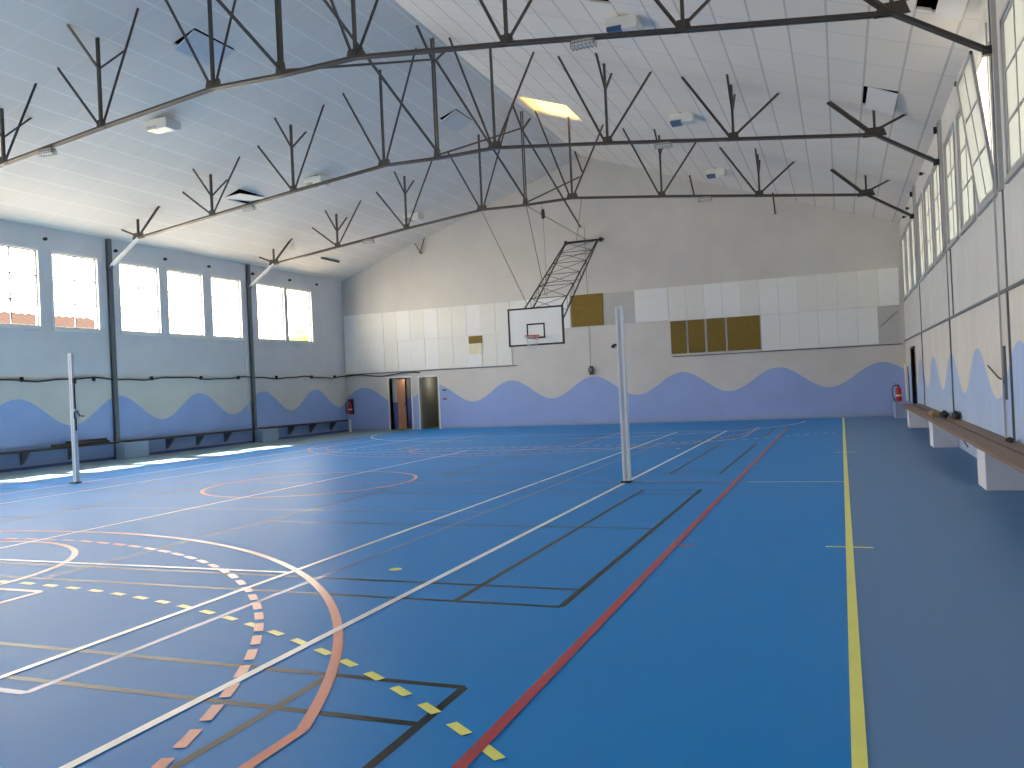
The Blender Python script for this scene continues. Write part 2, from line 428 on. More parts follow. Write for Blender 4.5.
for (gy, sg) in ((-3.75, 1), (28.55, -1)):
    for s in (1, -1):
        for (R, on) in ((9.0, .15), (6.0, None)):
            if s > 0: a0, a1 = (0, PI/2) if sg > 0 else (-PI/2, 0)
            else: a0, a1 = (PI/2, PI) if sg > 0 else (-PI, -PI/2)
            lo = math.acos(min(1, 7.05/R)) if R > 7 else 0
            if s > 0: (a0, a1) = (a0+lo, a1) if sg > 0 else (a0, a1-lo)
            else: (a0, a1) = (a0, a1-lo) if sg > 0 else (a0+lo, a1)
            arc(CX+s*1.5, gy, R, a0, a1, .055, YE if sg > 0 else WH, on, .3 if on else None, 50)
    x = CX - 1.5
    while x < CX + 1.45: line(x, gy+sg*9, x+.15, gy+sg*9, .055, YE if sg > 0 else WH); x += .3
for ym in (7.76, 16.98): line(-.19, ym, .19, ym, .045, YE)
for c in ((-3.6, 6.29), (-3.4, 18.5)):
    z = .0035; fl.add([(c[0]+.055*math.cos(k*PI/8), c[1]+.055*math.sin(k*PI/8), z) for k in range(16)], [tuple(range(16))], YE)
for y0 in (-2.30, 5.42, 13.45, 21.2):        # four badminton courts across the hall
    y1 = y0 + 6.15
    for s in (1, -1):
        xb, xd, xsv = CX+s*6.81, CX+s*6.02, CX+s*1.98
        line(xb, y0, xb, y1, .05, BK); line(xd, y0, xd, y1, .05, BK); line(xsv, y0, xsv, y1, .05, BK)
        line(xsv, (y0+y1)/2, xb, (y0+y1)/2, .05, BK)
    for ym in (y0, y0+.48, y1-.48, y1): line(CX-6.81, ym, CX+6.81, ym, .05, BK)
struct('floor', fl, FM, 'blue sports floor crossed by painted court lines', 'floor')

# ---- windows
wn = 0
def window(side, y0, y1, z0, z1, label, tilt=False):
    global wn
    wn += 1
    s = 1 if side == 'L' else -1
    xw = (XL if side == 'L' else XR)
    out = -s                                  # outward direction
    org = (xw, (y0+y1)/2, z0)
    root = thing('window_%d' % wn, label, 'window', org, kind='structure')
    fm = 'trim_white' if side == 'L' else 'trim_grey'
    f = MB(); w = .06
    xa, xb = sorted((xw + out*.01 - out*.035, xw + out*.12))
    f.box(xa, xb, y0, y1, z0, z0+w); f.box(xa, xb, y0, y1, z1-w, z1)
    f.box(xa, xb, y0, y0+w, z0+w, z1-w); f.box(xa, xb, y1-w, y1, z0+w, z1-w)
    f.box(*sorted((xw + s*.05, xw - s*.02)), y0-.03, y1+.03, z0-.035, z0+.012)      # sill
    obj('window_frame', f, fm, root)
    a0, a1, c0, c1 = y0+w, y1-w, z0+w, z1-w
    g = MB(); p = MB(); bw = .036 if side == 'L' else .03
    xg = xw + out*(.06 if side == 'L' else .012)
    def P(y, z, dx=0):                        # tilted sash: hinged at the foot, head leaning into the hall
        t = (z-c0)*.115 if tilt else 0
        off = -out*.02 if tilt else 0
        return V((xg + off - out*t + dx, y, z))
    def strip(ya, yb, za, zb, th):
        g.hexa([P(ya,za,-th),P(yb,za,-th),P(yb,za,th),P(ya,za,th),P(ya,zb,-th),P(yb,zb,-th),P(yb,zb,th),P(ya,zb,th)])
    sw = .045 if side == 'R' else .03
    strip(a0, a1, c0, c0+sw, .02); strip(a0, a1, c1-sw, c1, .02); strip(a0, a0+sw, c0, c1, .02); strip(a1-sw, a1, c0, c1, .02)
    ym = (a0+a1)/2
    strip(ym-bw/2, ym+bw/2, c0, c1, .012)
    for k in (1, 2):
        zz = c0 + (c1-c0)*k/3; strip(a0, a1, zz-bw/2, zz+bw/2, .012)
    obj('sash', g, fm if side == 'R' else 'bar', root)
    p.add([P(a0+.01,c0+.01), P(a1-.01,c0+.01), P(a1-.01,c1-.01), P(a0+.01,c1-.01)], [(0,1,2,3)])
    obj('pane', p, 'glass' if side == 'L' else 'ribbed', root)
    return root
seen = 0
for i, (a, b) in enumerate(LWIN):
    lab = ('bright white left wall window, %s from the near end of those in view' % NUM[i]) if i < 8 else 'clear left wall window outside the photograph'
    window('L', a, b, *LZ, lab)
for i, (a, b) in enumerate(RWIN):
    t = i == 0
    lab = 'right wall window with its sash tilted open into the hall' if t else ('ribbed translucent right wall window, number %s counted toward the end wall' % NUM[i] if i < 9 else 'translucent right wall window near the photographer')
    window('R', a, b, *RZ, lab, t)

# ---- doors
def door_frame(name, d, label):
    root = thing(name, label, 'door', ((d[0]+d[1])/2, YF, 0), kind='structure')
    f = MB(); w = .06
    f.box(d[0]-w, d[0], YF-.02, YF+.25, 0, d[3]+w); f.box(d[1], d[1]+w, YF-.02, YF+.25, 0, d[3]+w); f.box(d[0], d[1], YF-.02, YF+.25, d[3], d[3]+w)
    obj('door_frame', f, 'trim_white', root)
    return root
d1 = door_frame('door_1', DA, 'left doorway in the end wall, showing orange brown wood inside')
m_ = MB(); m_.box(DA[0]+.08, DA[0]+.56, YF+.30, YF+.345, .02, 2.06); obj('door_leaf', m_, 'door_wood', d1)
m_ = MB(); m_.box(DA[0]+.51, DA[0]+.54, YF+.28, YF+.30, .95, 1.08); obj('door_handle', m_, 'steel_black', d1)
m_ = MB(); m_.box(DA[0]+.57, DA[0]+.74, YF+.42, YF+.47, 1.25, 2.06, 0); m_.box(DA[0]+.57, DA[0]+.74, YF+.42, YF+.47, .1, 1.25, 1)
m_.box(DA[0]+.74, DA[1], YF+.5, YF+.55, 0, 2.06, 2); obj('inner_partition', m_, ['dark_gap','blue_paint','door_wood'], d1)
m_ = MB(); m_.box(DA[0], DA[0]+.2, YF+.26, YF+.3, 1.12, 2.08, 0); m_.box(DA[0], DA[0]+.2, YF+.26, YF+.3, 0, 1.12, 1); obj('painted_reveal', m_, ['panel_grey','blue_paint'], d1)
d2 = door_frame('door_2', DB, 'right doorway in the end wall, open to a dark corridor')
m_ = MB(); m_.box(DB[0]+.52, DB[0]+.70, YF+.5, YF+.55, 0, 2.02); obj('corridor_partition', m_, 'olive', d2)
m_ = MB(); m_.box(DB[0]+.03, DB[0]+.07, YF-.0, YF+.72, .02, 2.04); obj('door_leaf', m_, 'dark_gap', d2)
mb = MB()
for d, dep in ((DA, 1.4), (DB, 2.2)):
    x0, x1, y0, y1, z1 = d[0]-.06, d[1]+.06, YF+.25, YF+.25+dep, d[3]+.06
    mb.add([(x0,y1,0),(x1,y1,0),(x1,y1,z1),(x0,y1,z1)], [(0,1,2,3)]); mb.add([(x0,y0,0),(x0,y1,0),(x0,y1,z1),(x0,y0,z1)], [(0,1,2,3)])
    mb.add([(x1,y0,0),(x1,y1,0),(x1,y1,z1),(x1,y0,z1)], [(3,2,1,0)]); mb.add([(x0,y0,z1),(x1,y0,z1),(x1,y1,z1),(x0,y1,z1)], [(0,1,2,3)])
x0, x1, y0, y1, z1 = XR+TH, XR+1.6, DOOR_R[0], DOOR_R[1], DOOR_R[3]
mb.add([(x1,y0,0),(x1,y1,0),(x1,y1,z1),(x1,y0,z1)], [(3,2,1,0)]); mb.add([(x0,y1,0),(x1,y1,0),(x1,y1,z1),(x0,y1,z1)], [(0,1,2,3)])
mb.add([(x0,y0,0),(x1,y0,0),(x1,y0,z1),(x0,y0,z1)], [(3,2,1,0)]); mb.add([(x0,y0,z1),(x1,y0,z1),(x1,y1,z1),(x0,y1,z1)], [(0,1,2,3)])
struct('wall_corridors', mb, 'dark_gap', 'dark corridor walls seen through the doorways')
d3 = thing('door_3', 'narrow dark side door in the right wall near the far corner', 'door', (XR, 27.37, 0), kind='structure')
m_ = MB(); w = .05; m_.box(XR-.03, XR+.2, DOOR_R[0]-w, DOOR_R[0], 0, 2.17); m_.box(XR-.03, XR+.2, DOOR_R[1], DOOR_R[1]+w, 0, 2.17); m_.box(XR-.03, XR+.2, DOOR_R[0], DOOR_R[1], 2.12, 2.17)
obj('door_frame', m_, 'steel_black', d3)
m_ = MB(); m_.box(XR+.1, XR+.14, DOOR_R[0], DOOR_R[1], .01, 2.12); obj('door_leaf', m_, 'steel_black', d3)

# ---- trims of the room
m_ = MB(); m_.box(XR-.035, XR, YB, YF, 2.425, 2.465); struct('trim_1', m_, 'steel_grey', 'thin dark ledge running along the right wall', 'trim')
m_ = MB(); m_.box(-5.6, 1.9, YF-.03, YF, 2.33, 2.365); m_.box(-19.25, -11.6, YF-.03, YF, 2.33, 2.365); struct('trim_2', m_, 'steel_grey', 'dark batten under the wall panels of the end wall', 'trim')
m_ = MB(); m_.box(XL, XL+.015, YB, YF, 0, .07); struct('baseboard_left', m_, 'blue_paint', 'low dark skirting along the left wall', 'baseboard')
m_ = MB(); m_.box(XL, DA[0]-.07, YF-.015, YF, 0, .06); m_.box(DB[1]+.07, XR, YF-.015, YF, 0, .06); struct('baseboard_far', m_, 'skirt', 'low skirting along the end wall', 'baseboard')

# ------------------------------------------------------------------ steel roof trusses
NXS = {1: [9.48, 6.77, 4.07, 1.38], -1: [9.48, 6.88, 4.25, 1.57]}; KX = CX - .11
NX = NXS[1]                 # panel point distance from the ridge
NZ = [6.15, 6.47, 6.79, 7.08]; KZ = 7.05; BRK = 5.47
def diag_angle(root, name, p0, p1, w=.05, mat='steel'):
    b = MB(); d = (V(p1)-V(p0))
    b.bar(p0, p1, w*.9, .012, (0,1,0)); 
    n = d.normalized().cross(V((0,1,0))).normalized()
    b.bar(V(p0)+n*w*.4 + V((0,w*.4,0)), V(p1)+n*w*.4 + V((0,w*.4,0)), .012, w*.9, (0,1,0))
    return obj(name, b, mat, root)
def make_truss(label):
    root = thing('roof_truss', label, 'truss', (CX, 0, 6.0), 'steel roof trusses')
    pts = [V((CX-HW+.12, 0, BRK))] + [V((CX-a, 0, z)) for a, z in zip(NXS[-1], NZ)] + [V((KX, 0, KZ))] + [V((CX+a, 0, z)) for a, z in reversed(list(zip(NX, NZ)))] + [V((CX+HW-.12, 0, BRK))]
    b = MB()
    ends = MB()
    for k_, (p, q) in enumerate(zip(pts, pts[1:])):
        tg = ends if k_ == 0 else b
        d = (q-p).normalized(); n = V((0,1,0)).cross(d)
        if n.z < 0: n = -n
        for s in (1, -1):                     # two angles back to back
            o = V((0, s*.036, 0))
            tg.bar(p+o, q+o, .056, .010, (0,1,0))
            o2 = V((0, s*.013, 0)) + n*.03
            tg.bar(p+o2, q+o2, .010, .06, (0,1,0))
    obj('bottom_chord', b, 'steel', root); obj('chord_end_lit', ends, 'trim_white', root)  # left chord end in white: window light painted onto the steel
    for s in (-1, 1):
        b = MB(); x = CX+s*HW
        b.box(*sorted((x, x-s*.03)), -.08, .08, BRK-.08, BRK+.09); b.box(*sorted((x-s*.02, x-s*.16)), -.045, .045, BRK-.05, BRK+.06)
        obj('wall_bracket', b, 'steel_black' if s > 0 else 'steel_grey', root)
        for i, (a, z) in enumerate(zip(NXS[s], NZ)):
            xn = CX+s*a; zc = ceilz(xn)
            b = MB(); hw = (.22, .12, .12, .19)[i]
            b.prism([(-hw,-.01),(hw,-.01),(hw*.72,.17),(-hw*.72,.17)], lambda u,v: (xn+u, -.011, z+v), lambda u,v: (xn+u, .011, z+v))
            obj('gusset_plate', b, 'steel', root)
            b = MB(); b.bar((xn,0,z+.04), (xn,0,zc+.03), .06, .05); obj('post', b, 'steel', root)
            for t, dx in ((-1, (.82, 1.0, 1.04, 1.03)[i]), (1, (.62, .98, 1.06, 1.08)[i])):
                sg = s if t > 0 else -s       # t > 0: towards the eave
                xt = xn + sg*dx*1.0 if t > 0 else xn - s*dx
                diag_angle(root, 'diagonal', (xn + (xt-xn)*.06, 0, z+.10), (xt, 0, ceilz(xt)+.02), (.085 if (i == 0 and t < 0) else .055))
            if i in (1, 2):
                for u in (-1, 1):
                    b = MB(); b.bar((xn, u*.02, zc-.57), (xn, u*.68, zc+.02), .045, .03, (1,0,0)); obj('knee_brace', b, 'steel', root)
    zc = ceilz(CX)
    b = MB(); b.bar((KX-.03,0,KZ), (KX-.03,0,zc-.04), .012, .09, (1,0,0)); b.bar((KX+.03,0,KZ), (KX+.03,0,zc-.04), .012, .09, (1,0,0)); obj('post', b, 'steel', root)
    b = MB(); b.prism([(-.09,0),(.09,0),(.05,.25),(-.05,.25)], lambda u,v: (KX+u,-.05,KZ+v), lambda u,v: (KX+u,.05,KZ+v)); obj('gusset_plate', b, 'steel', root)
    for u in (-1, 1):
        b = MB(); b.bar((KX, u*.03, zc-.60), (KX, u*.80, zc-.04), .05, .04, (1,0,0)); obj('knee_brace', b, 'steel', root)
    return root
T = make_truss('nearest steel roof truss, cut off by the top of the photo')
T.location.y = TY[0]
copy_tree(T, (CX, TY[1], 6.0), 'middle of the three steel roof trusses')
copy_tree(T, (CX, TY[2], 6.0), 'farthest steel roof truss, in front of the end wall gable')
zt, zb = ceilz(CX)-.58, KZ+.12
def rod(p0, p1, label):
    b = MB(); p0, p1 = V(p0), V(p1); b.bar(p0, p1, .05, .012, (1,0,0)); b.bar(p0+V((.022,0,0)), p1+V((.022,0,0)), .01, .05, (1,0,0))
    return tag(obj('ridge_brace', b, 'steel', None, p0), label, 'brace', 'ridge brace rods')
g = .06
rod((KX, TY[0]-BAY, zt), (KX, TY[0]-g, zb), 'brace rod dropping from the top edge of the photo to the nearest truss')
rod((KX, TY[0]+g, zb), (KX, TY[1]-g, zt), 'nearly level looking brace rod from the nearest truss to the middle truss top')
rod((KX+.05, TY[0]+g, zt), (KX+.05, TY[1]-g, zb), 'brace rod falling from the nearest truss to the middle truss foot')
rod((KX, TY[1]+g, zb), (KX, TY[2]-g, zt), 'brace rod rising from the middle truss foot to the farthest truss top')
rod((KX+.05, TY[1]+g, zt), (KX+.05, TY[2]-g, zb), 'brace rod falling from the middle truss to the farthest truss foot')
rod((KX, TY[2]+g, zb), (KX, YF-.02, 9.25), 'brace rod rising from the farthest truss foot to the end wall')
rod((KX-.05, TY[2]+g, zt), (KX-.05, YF-.02, 7.36), 'brace rod falling from the farthest truss top to the end wall')
for x, lab in ((CX, 'short strut under the ridge where the ceiling meets the end wall'), (-4.57, 'short strut on the end wall gable, midway down the right slope'), (-1.86, 'short strut on the end wall gable, nearest the right wall'),
               ):
    b = MB(); b.bar((x, YF-.85, ceilz(x)-.03), (x, YF-.01, ceilz(x)-.58), .05, .045, (1,0,0))
    tag(obj('gable_strut', b, 'steel', None, (x, YF, ceilz(x)-.58)), lab, 'strut', 'short struts on the end wall gable')
STK = ((-18.0,26.95,6.70),(-18.0,28.15,6.70))
b = MB(); b.bar(STK[0], STK[1], .06, .05); tag(obj('ceiling_strut', b, 'steel', None, STK[0]), 'short dark bar lying against the left ceiling near the far left corner', 'strut')
gb = thing('gable_bracket', 'small pale V shaped bracket on the left slope of the end wall gable', 'bracket', (-15.5, YF-.1, 7.1))
b = MB(); b.bar((-15.74,YF-.1,ceilz(-15.74)-.02), (-15.5,YF-.1,7.10), .03, .03); b.bar((-15.28,YF-.1,ceilz(-15.28)-.02), (-15.5,YF-.1,7.10), .03, .03); obj('strut', b, 'steel', gb)
b = MB(); b.box(-15.53,-15.47,YF-.13,YF,7.06,7.13); obj('foot_plate', b, 'steel', gb)

# ------------------------------------------------------------------ loose ceiling tiles, skylight, lamps
def tile(cx, cy, sx, sy, dz, rx, ry, label, diag=0):
    sl = math.atan(SLOPE) * (1 if cx < CX else -1)
    b = MB(); b.box(-sx/2, sx/2, -sy/2, sy/2, -.012, .012)
    o = obj('ceiling_tile', b, 'tile')
    o.location = (cx, cy, ceilz(cx)+dz); o.rotation_euler = (rx, -sl + ry, 0)
    if diag:
        M0 = o.rotation_euler.to_matrix(); ax = M0 @ V((sx, sy, 0)).normalized()
        o.rotation_euler = (Matrix.Rotation(math.radians(diag), 3, ax) @ M0).to_euler()
    return tag(o, label, 'ceiling tile', 'loose ceiling tiles')
tile(-16.02, 20.2, .57, 1.2, .0, 0, 0, 'loose tilted ceiling tile with black gaps on both sides, left slope', 15)
tile(-11.95, 14.0, .59, 1.19, -.07, .02, math.radians(-9), 'sagging bluish ceiling tile high on the left slope near the nearest truss')
tile(-10.21, 22.58, .59, 1.19, -.05, .03, math.radians(-7), 'sagging ceiling tile on the left slope close to the ridge')
tile(.93, 17.50, .54, 1.12, -.04, -.05, math.radians(6), 'sagging ceiling tile beside the right end of the middle truss')
tile(1.60, 12.55, .35, 1.2, -.05, .0, math.radians(8), 'sagging ceiling tile at the top right above the open window')
sk = thing('skylight', 'glowing warm yellow skylight panel near the ridge', 'skylight', (-7.6, 23.6, 9.4))
h = CH[7]
b = MB(); zz = lambda x: ceilz(x)+.05
b.add([(h[0],h[2],zz(h[0])),(h[1],h[2],zz(h[1])),(h[1],h[3],zz(h[1])),(h[0],h[3],zz(h[0]))], [(0,1,2,3)]); obj('translucent_sheet', b, 'skysheet', sk)
b = MB()
q = [(h[0],h[2]),(h[1],h[2]),(h[1],h[3]),(h[0],h[3])]
for i in range(4):
    (xa,ya),(xb2,yb2) = q[i], q[(i+1)%4]
    b.add([(xa,ya,zz(xa)),(xb2,yb2,zz(xb2)),(xb2,yb2,zz(xb2)+.44),(xa,ya,zz(xa)+.44)], [(0,1,2,3)])
obj('shaft', b, 'white_metal', sk)

def flood(x, y, side, label):
    s = 1 if side == 'R' else -1
    z = ceilz(x)
    root = thing('ceiling_floodlight', label, 'floodlight', (x, y, z), 'box floodlights on the ceiling')
    b = MB(); b.box(x-.05, x+.05, y-.10, y+.10, z-.09, z+.03); obj('mounting', b, 'steel_grey', root)
    b = MB()                                   # wedge-shaped white housing, open glass underneath towards the photographer
    b.prism([(-.24,-.02),(.24,-.02),(.24,-.20),(.05,-.26),(-.24,-.26)], lambda u,v: (x-.29, y+u, z-.03+v), lambda u,v: (x+.29, y+u, z-.03+v))
    obj('housing', b, 'white_metal', root, bevel=.012)
    b = MB(); b.box(x-.27, x+.0, y-.252, y-.235, z-.285, z-.215); b.box(x-.26, x+.0, y-.24, y+.04, z-.296, z-.286)
    obj('lens', b, 'lens_blue' if side == 'R' else 'reflector', root)
    return root
FY = [15.2, 21.3, 27.4]; pl = ['nearest', 'middle', 'farthest']
for y, p in zip(FY, pl): flood(-14.25, y, 'L', 'white box floodlight on the left ceiling slope, the %s of three' % p)
for y, p in zip(FY, pl): flood(-3.42, y, 'R', 'white box floodlight on the right ceiling slope, the %s of three' % p)

def chordz(x):
    a = abs(x-CX); P = [(HW, BRK)] + list(zip(NXS[1 if x > CX else -1], NZ)) + [(0, KZ)]
    for (a0,z0),(a1,z1) in zip(P, P[1:]):
        if a1 <= a <= a0: return z0 + (z1-z0)*(a0-a)/(a0-a1)
def lamp(x, y, label):
    z = chordz(x) - .012
    root = thing('bulkhead_lamp', label, 'lamp', (x, y, z), 'caged lamps under the trusses')
    b = MB(); b.box(x-.17, x+.17, y-.06, y+.06, z-.035, z); obj('base', b, 'trim_grey', root)
    b = MB(); b.box(x-.15, x+.15, y-.05, y+.05, z-.10, z-.035); obj('diffuser', b, 'white_metal', root, bevel=.015)
    b = MB()
    for zz_ in (z-.05, z-.09):
        b.tube([(x-.18,y-.075,zz_),(x+.18,y-.075,zz_),(x+.18,y+.075,zz_),(x-.18,y+.075,zz_),(x-.18,y-.075,zz_)], .004, 5)
    for k in range(7):
        xx = x-.18+.06*k
        b.tube([(xx,y-.075,z-.02),(xx,y-.075,z-.115),(xx,y+.075,z-.115),(xx,y+.075,z-.02)], .004, 5)
    obj('wire_cage', b, 'rope', root)
for Y, p in zip(TY, pl):
    lamp(-3.36, Y, 'small caged lamp under the %s truss, right of the ridge' % p)
    lamp(-14.33, Y, 'small caged lamp under the %s truss, left of the ridge' % p)

# ------------------------------------------------------------------ wall columns, pulleys, cables
def column(x, y, s, label):
    root = thing('steel_column', label, 'column', (x, y, 0), 'steel columns along the side walls')
    b = MB(); zt_ = EAVE - .02
    b.box(*sorted((x, x+s*.012)), y-.07, y+.07, .0, zt_); b.box(*sorted((x+s*.012, x+s*.085)), y-.006, y+.006, 0, zt_); b.box(*sorted((x+s*.085, x+s*.10)), y-.07, y+.07, 0, zt_)
    obj('shaft', b, 'steel_grey', root)
    b = MB(); b.box(*sorted((x, x+s*.16)), y-.10, y+.10, 0, .02); obj('base_plate', b, 'steel_black', root)
column(XL, 18.2, 1, 'dark steel column on the left wall, nearer of the two')
column(XL, 24.25, 1, 'dark steel column on the left wall, farther of the two')
for y, p in zip(TY, pl):
    root = thing('window_pillar', 'pale grey pillar between the right wall windows, under the %s truss' % p, 'pillar', (XR, y, 2.47), 'pillars between the right windows')
    b = MB(); b.box(XR-.055, XR, y-.09, y+.09, 3.70, EAVE-.02); obj('shaft', b, 'trim_grey', root)
    b = MB(); b.box(XR-.07, XR-.055, y-.015, y+.015, 3.72, EAVE-.05); obj('cover_strip', b, 'bar', root)
    b = MB(); b.box(XR-.02, XR, y-.02, y+.02, 2.47, 3.70); obj('joint_strip', b, 'bar', root)
    b = MB(); b.box(XR-.025, XR, y-.022, y+.022, .55, 2.42); tag(obj('conduit', b, 'steel_grey', None, (XR, y, .55)), 'thin dark conduit on the painted right wall, below the %s truss' % p, 'conduit', 'conduits on the right wall')

def pulley(x, y, z, s, label, r=.045):
    b = MB(); b.tube([(x,y,z),(x+s*.10,y,z)], .012, 8); b.tube([(x+s*.05,y-.0,z),(x+s*.12,y,z)], r, 12)
    tag(obj('window_pulley', b, 'black', None, (x,y,z)), label, 'pulley', 'small black pulleys above the windows')
wlab = ['second', 'third', 'fourth', 'fifth', 'sixth', 'seventh', 'eighth']
for i, y in enumerate((16.12, 18.42, 20.32, 22.25, 24.47, 26.62, 28.37)):
    pulley(XL, y, 5.95, 1, 'small black pulley on the left wall, %s from the near end' % NUM[i])
pulley(XR, 18.3, 6.12, -1, 'black pulley block on the right wall over the middle truss bracket', .07)
pulley(XR, 24.4, 6.08, -1, 'black pulley block on the right wall over the farthest truss bracket', .07)
for i, y in enumerate((15.1, 20.0, 21.6, 26.0, 27.4)):
    pulley(XR, y, 6.0, -1, 'tiny black pulley above the right wall windows, %s from the near end' % NUM[i], .04)

cab = MB(); pts = []
y = 7.0; k = 0
while y < YF-.06:
    pts.append((XL+.05, y, 2.27 + .035*math.sin(y*1.9) + .015*math.sin(y*5.1))); y += .3
pts += [(XL+.06, YF-.06, 2.3)]
x = XL+.2
while x < -15.8:
    pts.append((x, YF-.05, 2.27 + .05*math.sin(x*2.6))); x += .22
cab.tube(pts, .025, 6)
cb = tag(obj('hanging_cable', cab, 'cable', None, (XL, 7, 2.27)), 'black cable sagging along the left wall and onto the end wall', 'cable')
for yy in (13, 15.3, 17.5, 19.6, 21.7, 23.5, 25.6, 27.8, 29.4):
    b = MB(); b.box(XL, XL+.09, yy-.02, yy+.02, 2.22, 2.34); obj('cable_clip', b, 'steel_black', cb)
b = MB(); b.tube([(XL+.04, 23.95, 3.62), (XL+.04, 23.98, 1.05)], .022, 8); tag(obj('wall_pipe', b, 'white_metal', None, (XL, 23.95, 1.05)), 'thin white pipe down the left wall beside the farther column', 'pipe')

# ------------------------------------------------------------------ panels on the end wall
PY0, PY1 = YF-.045, YF
def panel(x0, x1, z0, z1, mat, label, group, dz=0, name='wall_panel', y0=None):
    b = MB(); e = .004
    b.box(x0+e, x1-e, (y0 or PY0)+dz, PY1, z0+e, z1-e)
    return tag(obj(name, b, mat, None, ((x0+x1)/2, YF, z0), bevel=.003), label, 'wall panel', group)
rp = random.Random(3)
W = (19.25-11.78)/12
for i in range(12):
    x0 = -19.25+W*i
    panel(x0, x0+W, 3.62, 4.82, rp.choice(['panel','panel_warm']), 'white wall panel, upper row, %s from the left corner' % NUM[i], 'white wall panels left of the hoop', rp.uniform(-.008,.008))
    panel(x0, x0+W, 2.38, 3.62, rp.choice(['panel','panel_warm']), 'white wall panel, lower row, %s from the left corner' % NUM[i], 'white wall panels left of the hoop', rp.uniform(-.008,.008))
for i in range(4):
    x0 = -11.78+.605*i
    panel(x0, x0+.605, 3.64, 4.84, 'panel', 'white wall panel behind the backboard, %s from its left' % NUM[i], 'white wall panels behind the backboard')
panel(-13.57, -12.99, 3.30, 3.60, 'brown', 'small brown patch on the left white panels', 'brown boards', y0=PY0-.03, name='wall_patch')
panel(-13.57, -13.01, 2.89, 3.30, 'cream_patch', 'small cream patch under the small brown patch', None, y0=PY0-.035, name='wall_patch')
panel(-9.31, -8.09, 3.66, 4.85, 'brown', 'large brown board right of the basketball backboard', 'brown boards', -.02)
panel(-8.07, -6.91, 3.66, 4.83, 'panel_grey', 'plain grey board between brown board and white panels', None, .02)
panel(-6.90, -5.67, 3.66, 4.85, 'panel', 'wide white panel, leftmost of the right upper row', None)
W2 = (5.66+1.885)/12
for i in range(12):
    x0 = -5.66+W2*i
    panel(x0, x0+W2, 3.62, 4.85, rp.choice(['panel','panel','panel_warm']), 'narrow white panel of the right upper row, %s from left' % NUM[i], 'white wall panels right of the hoop', rp.uniform(-.008,.008))
for i, (x0, x1) in enumerate(((-5.64,-5.08),(-5.02,-4.43),(-4.36,-3.72),(-3.66,-2.54))):
    panel(x0, x1, 2.44, 3.62, 'brown', 'brown board low on the right of the end wall, %s from left' % NUM[i], 'brown boards', .01)
W3 = (2.50+1.21)/6
for i in range(6):
    x0 = -2.50+W3*i
    panel(x0, x0+W3, 2.38, 3.62, 'panel', 'white panel of the right lower row, %s from the brown boards' % NUM[i], 'white wall panels right of the hoop', rp.uniform(-.008,.008))
rc = panel(1.22, 1.84, 2.40, 3.62, 'panel_grey', 'grey board with a diagonal strip in the right corner of end wall', None, .02)
b = MB(); b.bar((1.27,PY0+.015,2.95),(1.80,PY0+.015,3.42), .012, .03, (0,1,0)); obj('diagonal_strip', b, 'steel_grey', rc)

# ------------------------------------------------------------------ basketball hoop on its swinging frame
BX, BY = -8.675, 24.4
BZ0, BZ1, BW = 2.77, 3.94, 1.80
hp = thing('basketball_hoop', 'white basketball backboard with red rim hung from a steel lattice frame', 'basketball hoop', (BX, YF, 2.77))
b = MB(); b.box(BX-BW/2, BX+BW/2, BY, BY+.04, BZ0, BZ1); bb = obj('backboard', b, 'board', hp)
def frame_rect(mb_, x0, x1, z0, z1, w, y0, y1):
    mb_.box(x0,x1,y0,y1,z0,z0+w); mb_.box(x0,x1,y0,y1,z1-w,z1); mb_.box(x0,x0+w,y0,y1,z0+w,z1-w); mb_.box(x1-w,x1,y0,y1,z0+w,z1-w)
b = MB(); frame_rect(b, BX-BW/2-.005, BX+BW/2+.005, BZ0-.005, BZ1+.005, .055, BY-.012, BY+.05); obj('border', b, 'black', bb)
b = MB(); frame_rect(b, BX-.30, BX+.30, 2.98, 3.45, .05, BY-.004, BY+.01); obj('target_rectangle', b, 'black', bb)
RY = BY-.375
b = MB(); b.torus((BX, RY, 3.05), .225, .012); b.box(BX-.07, BX+.07, BY-.16, BY-.012, 3.035, 3.055); b.box(BX-.08, BX+.08, BY-.03, BY-.004, 2.95, 3.07)
b.bar((BX-.07, BY-.02, 2.96), (BX-.10, BY-.18, 3.04), .012, .012); b.bar((BX+.07, BY-.02, 2.96), (BX+.10, BY-.18, 3.04), .012, .012)
rim = obj('rim', b, 'rim', hp)
b = MB(); n = 12
for k in range(n):
    for sg in (1, -1):
        pts = []
        for i in range(7):
            t = i/6; r = .222 - .10*t**.7; a = 2*PI*k/n + sg*t*PI/n*3
            pts.append((BX+r*math.cos(a), RY+r*math.sin(a), 3.045-.40*t))
        b.tube(pts, .004, 4, 0, False)
obj('net', b, 'net', rim)
